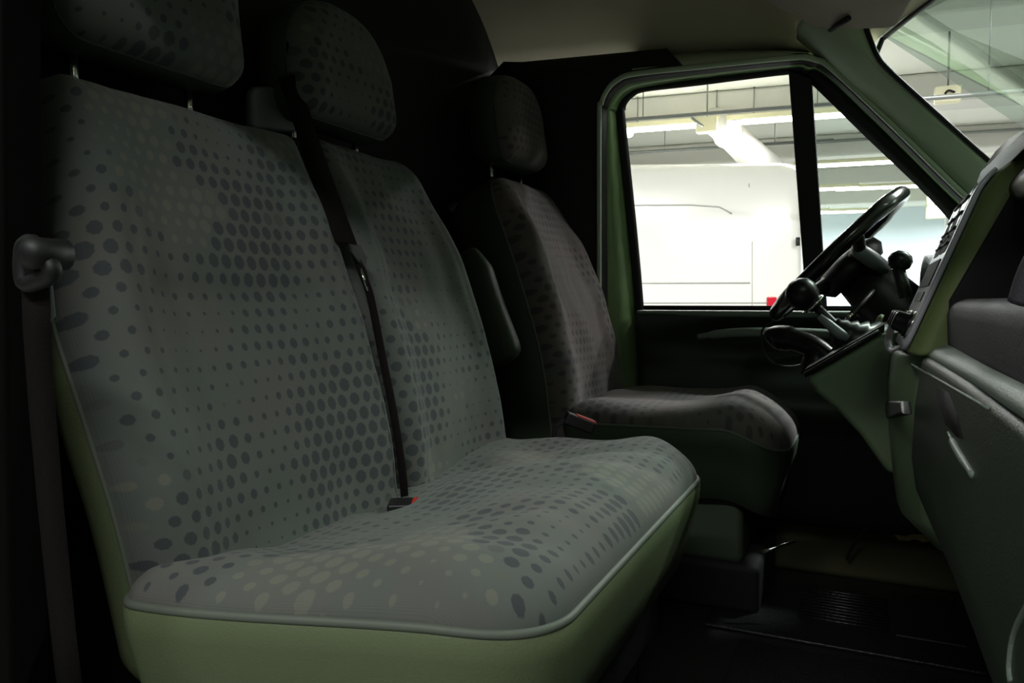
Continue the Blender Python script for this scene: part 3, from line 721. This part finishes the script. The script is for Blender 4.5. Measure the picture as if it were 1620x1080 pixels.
# silver fascia as strips so it follows the curve
vs = []
for k in range(25):
    z = -.07+(.172+.07)*k/24; inset = .02*max(0, (z-.15)/.03)**2+.015*max(0, (-.045-z)/.03)**2
    for y in (1.170+inset, 1.20+inset, 1.33, 1.45-inset, 1.468-inset): vs.append(tuple(fpt(y, z, .004)))
fas = mesh('fascia', vs, grid_faces(25, 5), 'silver_trim', dash, solid=.006)
for (y0, y1) in ((1.215, 1.312), (1.325, 1.422)):
    v_ = fplate('air_vent', y0, y1, .065, .158, .0078, 'soft_black', .012)
    for k in range(4):
        z = .078+.021*k; mb = MB()
        mb.tube([fpt(y0+.004, z, .0085), fpt(y1-.004, z, .0085)], .0018, 6); mb.build('slat', 'dash_grey', v_)
    mb = MB(); mb.box(-.002, .001, -.006, .006, -.002, .002, xf=lambda x, y, z: tuple(fpt((y0+y1)/2, .089, .009)+Vector((x, y, z)))); mb.build('vent_tab', 'grey_plastic', v_)
fplate('radio_slot', 1.222, 1.443, .018, .056, .0085, 'soft_black', .004)
fplate('switch_panel', 1.25, 1.40, -.004, .010, .0085, 'black_plastic', .003)
for y in (1.235, 1.33, 1.425):
    c_ = fpt(y, -.038, .006); ax = Vector((-.93, 0, .35))
    mb = MB(); mb.lathe(c_, ax, [(0, .019), (.006, .019), (.008, .0155), (.022, .014), (.025, .011)], 20); kb = mb.build('climate_knob', 'black_gloss', dash)
    mb = MB(); mb.lathe(c_, ax, [(-.001, .0215), (.003, .0215)], 20); mb.build('knob_ring', 'chrome', kb)
# curled lower tail of the fascia frame
mb = MB(); mb.tube(smooth_pts([P(1412, 512, Y=1.38), P(1405, 540, Y=1.36), P(1413, 556, Y=1.33), P(1432, 546, Y=1.27), P(1448, 520, Y=1.2)], 6), .006, 8); mb.build('fascia_tail', 'silver_trim', dash)
# pod on the dash top
def pod(Y, s_, dz=0): return (Y, [(.165, .178), (.160, .195+dz), (.180, .217*s_+dz), (.26, .236*s_+dz), (.40, .20), (.40, .17)])
loftY('top_tray', [pod(.85, .90, -.02), pod(1.1, .98), pod(1.3, 1.04, .006), pod(1.42, 1.05, .008), pod(1.46, .95)], 'black_gloss', sub=2)
vs = []
for i in range(9):
    for j in range(13):
        a = PI*j/12; t = i/8; vs.append((.30+.08*math.sin(t*PI), 1.22+.26*(t), .21+.04*math.sin(a)*math.sin(PI*max(.05, min(.95, t)))))
# driver side dash with instrument hood
def dd(Y, dz=0): return (Y, [(.16, -.16), (.10, -.05), (.14, .02+dz), (.2, .045+dz), (.6, .09), (.6, -.25), (.3, -.25)])
loftY('driver_dash', [dd(1.50), dd(1.62, .02), dd(1.9, .03), dd(2.10, .0), dd(2.12, -.01)], 'black_plastic', sub=2)
hood = []
for i in range(9):
    a = PI*i/8; y = 1.90-.17*math.cos(a); z = .02+.075*math.sin(a)**.7
    hood.append((y, z))
mb = MB(); A = [(.115, y, z) for y, z in hood]; B = [(.32, y, z*.8) for y, z in hood]; mb.strip(A, B); mb.build('instrument_hood', 'black_plastic', dash, solid=.012)
mb = MB(); mb.prism([(.18, 1.76, -.0), (.18, 2.04, 0), (.20, 2.0, .07), (.20, 1.8, .07)], (.01, 0, 0)); mb.build('instrument_cluster', 'soft_black', dash)
# gear console
prof = [(-.094, -.139), (.021, -.060), (.20, -.02), (.20, -.32), (.04, -.300), (-.005, -.235), (-.045, -.192), (-.078, -.165)]
mb = MB(); mb.prism([(x, 1.45, z) for x, z in prof], (0, .28, 0)); mb.build('gear_console', 'console_lit_green', dash, bev=.012)
mb = MB(); mb.tube([(-.097, 1.447, -.134), (-.04, 1.445, -.095), (.022, 1.447, -.053)], .0045, 8); mb.build('console_trim', 'black_gloss', dash)
mb = MB(); mb.prism([(-.10, 1.46, -.132), (-.097, 1.46, -.124), (.03, 1.46, -.04), (.03, 1.46, -.055)], (0, .26, 0)); mb.build('console_bezel', 'black_gloss', dash, bev=.004)

# gear lever
gl_ = empty('gear_lever', (-.03, 1.60, -.09), 'black round-knobbed gear lever rising from the dash console in front of the wheel', 'gear lever')
kc = P(1268, 464, Y=1.56); base = Vector((-.015, 1.585, -.085))
mb = MB(); ax = (kc-base).normalized()
mb.lathe(kc, ax, [(-.040, .012), (-.030, .018), (-.018, .026), (0, .031), (.014, .028), (.024, .018), (.029, .006)], 24); kn = mb.build('knob', 'black_gloss', gl_)
mb = MB(); mb.lathe(kc-ax*.030, ax, [(-.002, .024), (0, .0265), (.003, .024)], 24); mb.build('knob_collar', 'chrome', kn)
mb = MB(); mb.tube([base, kc-ax*.03], .009, 10); mb.build('shaft', 'black_plastic', gl_)
vs = []; mb = MB(); prof = []
for k in range(11):
    t = k/10; prof.append((-.01+.07*t, (.055*(1-t)**1.2+.013)*(1+.10*math.cos(k*PI))))
mb.lathe(base-ax*.0, ax, prof, 20); mb.build('gaiter', 'black_gloss', gl_)
mb = MB(); a_ = [P(1296, 500, Y=1.55), P(1310, 512, Y=1.55), P(1328, 528, Y=1.55), P(1342, 536, Y=1.55)]; mb.tube(a_, [.006, .009, .011, .008], 10); mb.build('reverse_link', 'grey_plastic', gl_)
# hand brake style handle in front of the console
hb = empty('hand_brake', P(1290, 560, Y=1.62), 'black handle with round grip low beneath the gear knob by the console', 'lever')
mb = MB(); hp = smooth_pts([P(1216, 543, Y=1.66), P(1228, 535, Y=1.66), P(1250, 536, Y=1.65), P(1285, 548, Y=1.63), P(1310, 566, Y=1.62)], 5)
mb.tube(hp, [.012, .020, .024, .026, .027]+[.026]*6+[.022]*(len(hp)-11), 14); mb.build('grip', 'black_gloss', hb)
mb = MB(); mb.lathe(P(1290, 575, Y=1.62), (0, 0, 1), [(-.02, .03), (.0, .028), (.03, .018), (.034, .01)], 14); mb.build('lever_base', 'black_gloss', hb)
cab = empty('cable', P(1225, 560, Y=1.7), 'thin black cable looping beside the grip below the steering wheel', 'cable')
mb = MB(); mb.tube(smooth_pts([P(1222, 508, Y=1.7), P(1206, 522, Y=1.7), P(1207, 550, Y=1.7), P(1220, 572, Y=1.7), P(1250, 580, Y=1.68), P(1290, 570, Y=1.6)], 8), .0022, 6); mb.build('wire', 'black_plastic', cab)

# steering wheel
sw = empty('steering_wheel', (-.06, 1.92, .105), 'black leather steering wheel seen nearly edge-on before the quarter window', 'steering wheel')
wc = Vector((-.063, 1.915, .102)); wt = Vector((.695, 0, .719)).normalized(); wy = Vector((0, 1, 0)); wn = wt.cross(wy).normalized()
if wn.x > 0: wn = -wn      # towards the driver
R_ = .187
ringp = [wc+wt*R_*math.cos(2*PI*k/64)+wy*R_*math.sin(2*PI*k/64) for k in range(64)]
mb = MB(); mb.tube(ringp, [.0165+.0018*(abs(((k % 16)-8)) < 2) for k in range(64)], 14, closed=True); mb.build('rim', 'wheel_leather', sw)
hubc = wc-wn*.045
mb = MB(); mb.lathe(hubc, wn, [(-.02, .07), (.0, .085), (.02, .082), (.034, .06), (.038, .02)], 28); hub = mb.build('hub', 'black_plastic', sw)
for an in (20, 160, 235, 305):
    a = math.radians(an); d = wt*math.sin(a)+wy*math.cos(a)
    mb = MB(); mb.tube([hubc+d*.06+wn*.01, hubc+d*.12+wn*.02, wc+d*(R_-.004)], [.019, .014, .011], 10); mb.build('spoke', 'black_plastic', sw)
sc_ = empty('steering_column', (.1, 1.915, -.05), 'black steering column shroud behind the wheel with stalks', 'steering column')
mb = MB(); c0 = hubc-wn*.02; mb.tube([c0, c0-wn*.06, c0-wn*.16, c0-wn*.24], [.055, .065, .07, .06], 18); mb.build('shroud', 'black_plastic', sc_)
for a0, a1, m_, nm in ((P(1352, 392, Y=1.80), P(1402, 425, Y=1.86), 'grey_plastic', 'upper_stalk'),):
    vs = []; pts_ = [a0, a0.lerp(a1, .12), a0.lerp(a1, .5), a1]
    mb = MB(); mb.tube(pts_, [.008, .017, .018, .014], 14); mb.build(nm, m_, sc_)
mb = MB(); mb.tube([P(1338, 508, Y=1.75), P(1349, 496, Y=1.75)], .0055, 10); st = mb.build('stalk_end', 'chrome', sc_)
mb = MB(); mb.tube([P(1344, 502, Y=1.752), P(1372, 470, Y=1.82), P(1390, 450, Y=1.88)], .007, 10); mb.build('lower_stalk', 'black_plastic', sc_)
mb = MB(); mb.lathe(P(1393, 512, Y=1.62), (-.93, 0, .35), [(0, .018), (.006, .018), (.010, .012), (.004, .008)], 20); mb.build('ignition_ring', 'dash_flank', sc_)
ph = empty('control_knob', P(1420, 440, Y=1.60), 'round black knob on a stem standing beside the silver fascia', 'knob')
mb = MB(); kc2 = P(1421, 411, Y=1.6); mb.lathe(kc2-Vector((0, 0, .018)), (.2, 0, 1), [(0, .012), (.006, .019), (.018, .022), (.028, .018), (.035, .008)], 20); mb.build('head', 'black_gloss', ph)
mb = MB(); mb.tube([kc2-Vector((0, 0, .015)), kc2+Vector((.015, 0, -.07))], .012, 10); mb.build('stem', 'black_plastic', ph)

# =================================================================== SUN VISOR
vis = empty('sun_visor', (-.1, 1.7, .66), 'grey-brown sun visor folded up against the headliner above the driver', 'sun visor')
vs = []; nn = 12
c4 = [Vector((-.255, 1.52)), Vector((-.262, 1.90)), Vector((-.115, 1.965)), Vector((.045, 1.86)), Vector((.10, 1.52))]
out = []
for i in range(5):
    a, b, c = c4[i-1], c4[i], c4[(i+1) % 5]
    p0 = b+(a-b).normalized()*.025; p1 = b+(c-b).normalized()*.025
    for k in range(5):
        t = k/4; q = p0*(1-t)**2+b*2*t*(1-t)+p1*t*t; out.append(q)
nv = len(out); vs = [(q.x, q.y, roof_z(q.x, q.y)-.014) for q in out]+[(q.x, q.y, roof_z(q.x, q.y)-.046) for q in out]
mesh('visor_pad', vs, [tuple(range(nv)), tuple(range(nv, 2*nv))]+[(i, (i+1) % nv, nv+(i+1) % nv, nv+i) for i in range(nv)], 'visor_cloth', vis, bev=.006)
mb = MB(); mb.tube([(-.10, 1.985, roof_z(-.1, 1.985)-.035), (-.08, 1.93, roof_z(-.08, 1.93)-.045), (-.05, 1.86, roof_z(-.05, 1.86)-.05)], .007, 8); mb.build('pivot_arm', 'black_plastic', vis)
mb = MB(); mb.lathe((-.10, 1.99, roof_z(-.1, 1.99)-.04), (0, 0, 1), [(0, .016), (.012, .02), (.03, .02)], 14); mb.build('pivot_mount', 'trim_green', vis)

# =================================================================== FLOOR DETAILS
matr = empty('floor_mat', (-.05, 1.85, -.70), 'black ribbed rubber mat on the floor before the driver seat', 'floor mat')
mb = MB(); mb.box(-.30, .22, 1.62, 2.04, -.70, -.692); mb.build('mat_sheet', 'floor_mat', matr, bev=.003)
for k in range(11):
    y = 1.74+.018*k; mb = MB() if k == 0 else mb
    mb.box(-.12, .06, y, y+.006, -.693, -.688)
mb.build('ribs', 'floor_mat', matr)
mb = MB(); mb.box(.07, .20, 1.72, 1.98, -.693, -.687); mb.build('heel_pad', 'rubber', matr, bev=.003)
matp = empty('floor_mat', (-.02, 1.3, -.70), 'worn glossy black floor covering in the passenger footwell', 'floor mat')
mb = MB(); mb.box(-.22, .50, .60, 1.58, -.70, -.693); mb.build('mat_sheet', 'floor_mat', matp, bev=.003)
pp = empty('crumpled_paper', P(1440, 905, Z=-.66), 'small crumpled yellowish paper scrap lying on the far door sill', 'paper scrap')
vs = []; c_ = P(1442, 908, Y=2.10)
for i in range(7):
    for j in range(7):
        x = (i-3)/3*.045; y = (j-3)/3*.02; vs.append((c_.x+x*(1-.3*abs(j-3)/3), c_.y+y, -.598+.018*abs(noise.noise(Vector((i*.9, j*.8, 2))))+.006))
mesh('sheet', vs, grid_faces(7, 7), 'paper', pp, solid=.001, smooth=False)
ped = empty('brake_pedal', (.35, 1.95, -.5), 'dark pedal arm hanging in the driver footwell', 'pedal')
mb = MB(); mb.tube([(.45, 1.9, -.2), (.40, 1.9, -.4), (.33, 1.9, -.55)], .01, 8); mb.build('arm', 'soft_black', ped)
mb = MB(); mb.box(.30, .33, 1.86, 1.94, -.59, -.53); mb.build('foot_pad', 'rubber', ped, bev=.005)
hz = empty('wiring_hose', P(1380, 840, Y=2.02), 'thin dark hose hanging down the driver footwell by the sill', 'hose')
mb = MB(); mb.tube(smooth_pts([P(1424, 788, Y=1.98), P(1385, 820, Y=2.0), P(1352, 858, Y=2.02), P(1340, 884, Y=2.04)], 6), .004, 8); mb.build('hose', 'vinyl_dark', hz)

# =================================================================== OUTSIDE: white van, wall things
van = empty('cargo_van', (-1.4, 6.6, -1.25), 'white cargo van parked outside the driver window, side panels overexposed', 'van')
vrot = math.radians(21); vo = P(1272, 400, Y=6.9)-Vector((1.05*math.cos(vrot), 1.05*math.sin(vrot), 0)); vo.z = 0
def VN(x, y, z): return (vo.x+x*math.cos(vrot)-y*math.sin(vrot), vo.y+x*math.sin(vrot)+y*math.cos(vrot), z)
prof = [(.0, -1.0), (-.03, -.5), (-.03, -.1), (.01, .5), (.06, .95), (.12, 1.12), (.22, 1.195), (.5, 1.23), (1.4, 1.23), (1.7, 1.19), (1.85, .95), (1.93, 0), (1.9, -1.0)]
vs = []; X_ = [1.05, 1.02, .9, .4, -1.2, -3.5, -4.8]
for x in X_:
    sc = {1.05: .93, 1.02: .98}.get(x, 1)
    for y, z in prof: vs.append(VN(x, .95+(y-.95)*sc, z if z < 0 else z*(.985 if sc < 1 else 1)))
n_ = len(prof); mesh('body', vs, grid_faces(len(X_), n_, close=True)+[tuple(range(n_)), tuple(range((len(X_)-1)*n_, len(X_)*n_))], 'white_paint', van, bev=.03)
def vy(z): return interp([(p[1], p[0]) for p in prof[:6]], z)
def vline(pts, m='panel_gap', r=.006, nm='panel_seam'):
    mb = MB(); mb.tube([VN(x, vy(z)-.002, z) for x, z in pts], r, 6); return mb.build(nm, m, van)
vline([(-3, .82), (.1, .82), (.35, .80), (.45, .74)], nm='swage_line'); vline([(.60, 1.0), (.60, -.9)]); vline([(-1.1, .15), (.6, .15)])
vline([(-3, -.02), (.98, -.02)]); vline([(.62, .5), (.62, -.2)], m='gar_beam')
mb = MB(); mb.box(.975, 1.0, -.05, -.01, .46, .53, xf=VN); mb.build('hinge', 'black_plastic', van)
mb = MB(); mb.box(.74, .82, -.05, .0, -.05, .03, xf=VN); mb.build('tail_lamp', 'tail_red', van, bev=.01)
for x in (.1, -3.2):
    mb = MB(); c_ = Vector(VN(x, .12, -.93)); ax = Vector(VN(0, -1, 0))-Vector(VN(0, 0, 0)); mb.lathe(c_, ax, [(-.1, .30), (.1, .31), (.12, .27), (.12, .18)], 28); mb.build('wheel', 'rubber', van)

dct = empty('air_duct', P(1170, 230, Y=8.5), 'round white air duct slanting down above the roof of the white van', 'duct')
mb = MB(); a = P(1128, 190, Y=7.9); b = P(1212, 266, Y=9.2); mb.tube([a, a.lerp(b, .25)+Vector((0, 0, .02)), a.lerp(b, .7), b], [.13, .145, .165, .18], 20); mb.build('duct_pipe', 'duct_white', dct)
mb = MB(); mb.tube([a.lerp(b, .24), a.lerp(b, .27)], .155, 20); mb.build('duct_collar', 'duct_white', dct)
jb = empty('junction_box', P(1120, 195, Y=7.6), 'square cream junction box at the upper end of the round duct', 'junction box')
mb = MB(); c_ = P(1117, 196, Y=7.6); mb.box(c_.x-.10, c_.x+.10, c_.y, c_.y+.1, c_.z-.075, c_.z+.075); mb.build('box', 'box_cream', jb, bev=.01)
mb = MB(); mb.tube([P(1094, 186, Y=7.55), P(1112, 200, Y=7.55)], .014, 8); mb.build('conduit_stub', 'galv', jb)
mb = MB(); mb.tube([c_+Vector((0, .05, .05)), Vector((c_.x, c_.y+.05, 2.119))], .008, 6); mb.build('drop_rod', 'galv', jb)
jb = empty('junction_box', P(1500, 148, Y=6), 'cream junction box with dark cable hole seen through the windscreen', 'junction box')
mb = MB(); c_ = P(1500, 148, Y=6.4); mb.box(c_.x-.085, c_.x+.085, c_.y, c_.y+.08, c_.z-.06, c_.z+.06); mb.build('box', 'box_cream', jb, bev=.01)
mb = MB(); mb.tube(smooth_pts([c_+Vector((-.02, -.01, 0)), c_+Vector((0, -.03, .015)), c_+Vector((.04, -.02, 0))], 4), .008, 6); mb.build('cable_end', 'soft_black', jb)
mb = MB(); mb.tube([c_+Vector((0, .04, .05)), Vector((c_.x, c_.y+.04, 2.119))], .008, 6); mb.build('drop_rod', 'galv', jb)
# conduits along the beams
def conduit(px, py, Y, r, x0, x1, label, nrods=3):
    p = P(px, py, Y=Y); e = empty('conduit_pipe', p, label, 'pipe', 'ceiling pipes')
    dx = Vector((math.cos(GROT), math.sin(GROT), 0)); mb = MB(); mb.tube([p+dx*x0, p+dx*x1], r, 10); mb.build('pipe', 'galv', e)
    for k in range(nrods):
        t = x0+(x1-x0)*(k+.5)/nrods; q = p+dx*t; mb = MB(); mb.tube([q, Vector((q.x, q.y, 2.119))], .0045, 6); mb.build('hanger_rod', 'galv', e)
conduit(1190, 174, 6.6, .016, -3.0, 1.2, 'thin ceiling pipe on a hanger rod above the white van', 3)
conduit(1150, 232, 9.6, .02, -4.0, 1.2, 'lower ceiling pipe just over the white van roof', 4)
conduit(1590, 146, 5.2, .014, -.7, 3.0, 'ceiling pipe on a rod crossing the windscreen view', 3)
conduit(1400, 218, 10.6, .02, -1.0, 4.0, 'ceiling pipe between first and second lamp rows in quarter window', 3)
sp = empty('ceiling_spotlight', P(995, 210, Y=8.5), 'small round bright spotlight at the rear edge of the driver window', 'ceiling lamp')
mb = MB(); mb.lathe(P(995, 210, Y=8.5), (0, 0, 1), [(-.05, .02), (-.035, .045), (0, .055), (.03, .045), (.045, .02)], 16); mb.build('bulb', 'tube_glow', sp)
mb = MB(); q = P(995, 205, Y=8.5); mb.tube([q, Vector((q.x, q.y, 2.119))], .008, 6); mb.build('drop_rod', 'galv', sp)
for z_, lab in ((312, 'upper bright light panel on the far garage wall, above a matching one'), (334, 'lower bright light panel on the far garage wall, under a matching one')):
    c_ = P(1488, z_, Y=15.2); e = empty('wall_light', c_, lab, 'wall lamp', 'bright wall panels')
    mb = MB(); mb.box(c_.x-.2, c_.x+.3, c_.y, c_.y+.05, c_.z-.10, c_.z+.10); mb.build('light_panel', 'window_glow', e, bev=.02)
    mb = MB(); mb.box(c_.x-.22, c_.x+.32, c_.y+.03, c_.y+.12, c_.z-.12, c_.z+.12); mb.build('backing', 'box_cream', e, bev=.02)
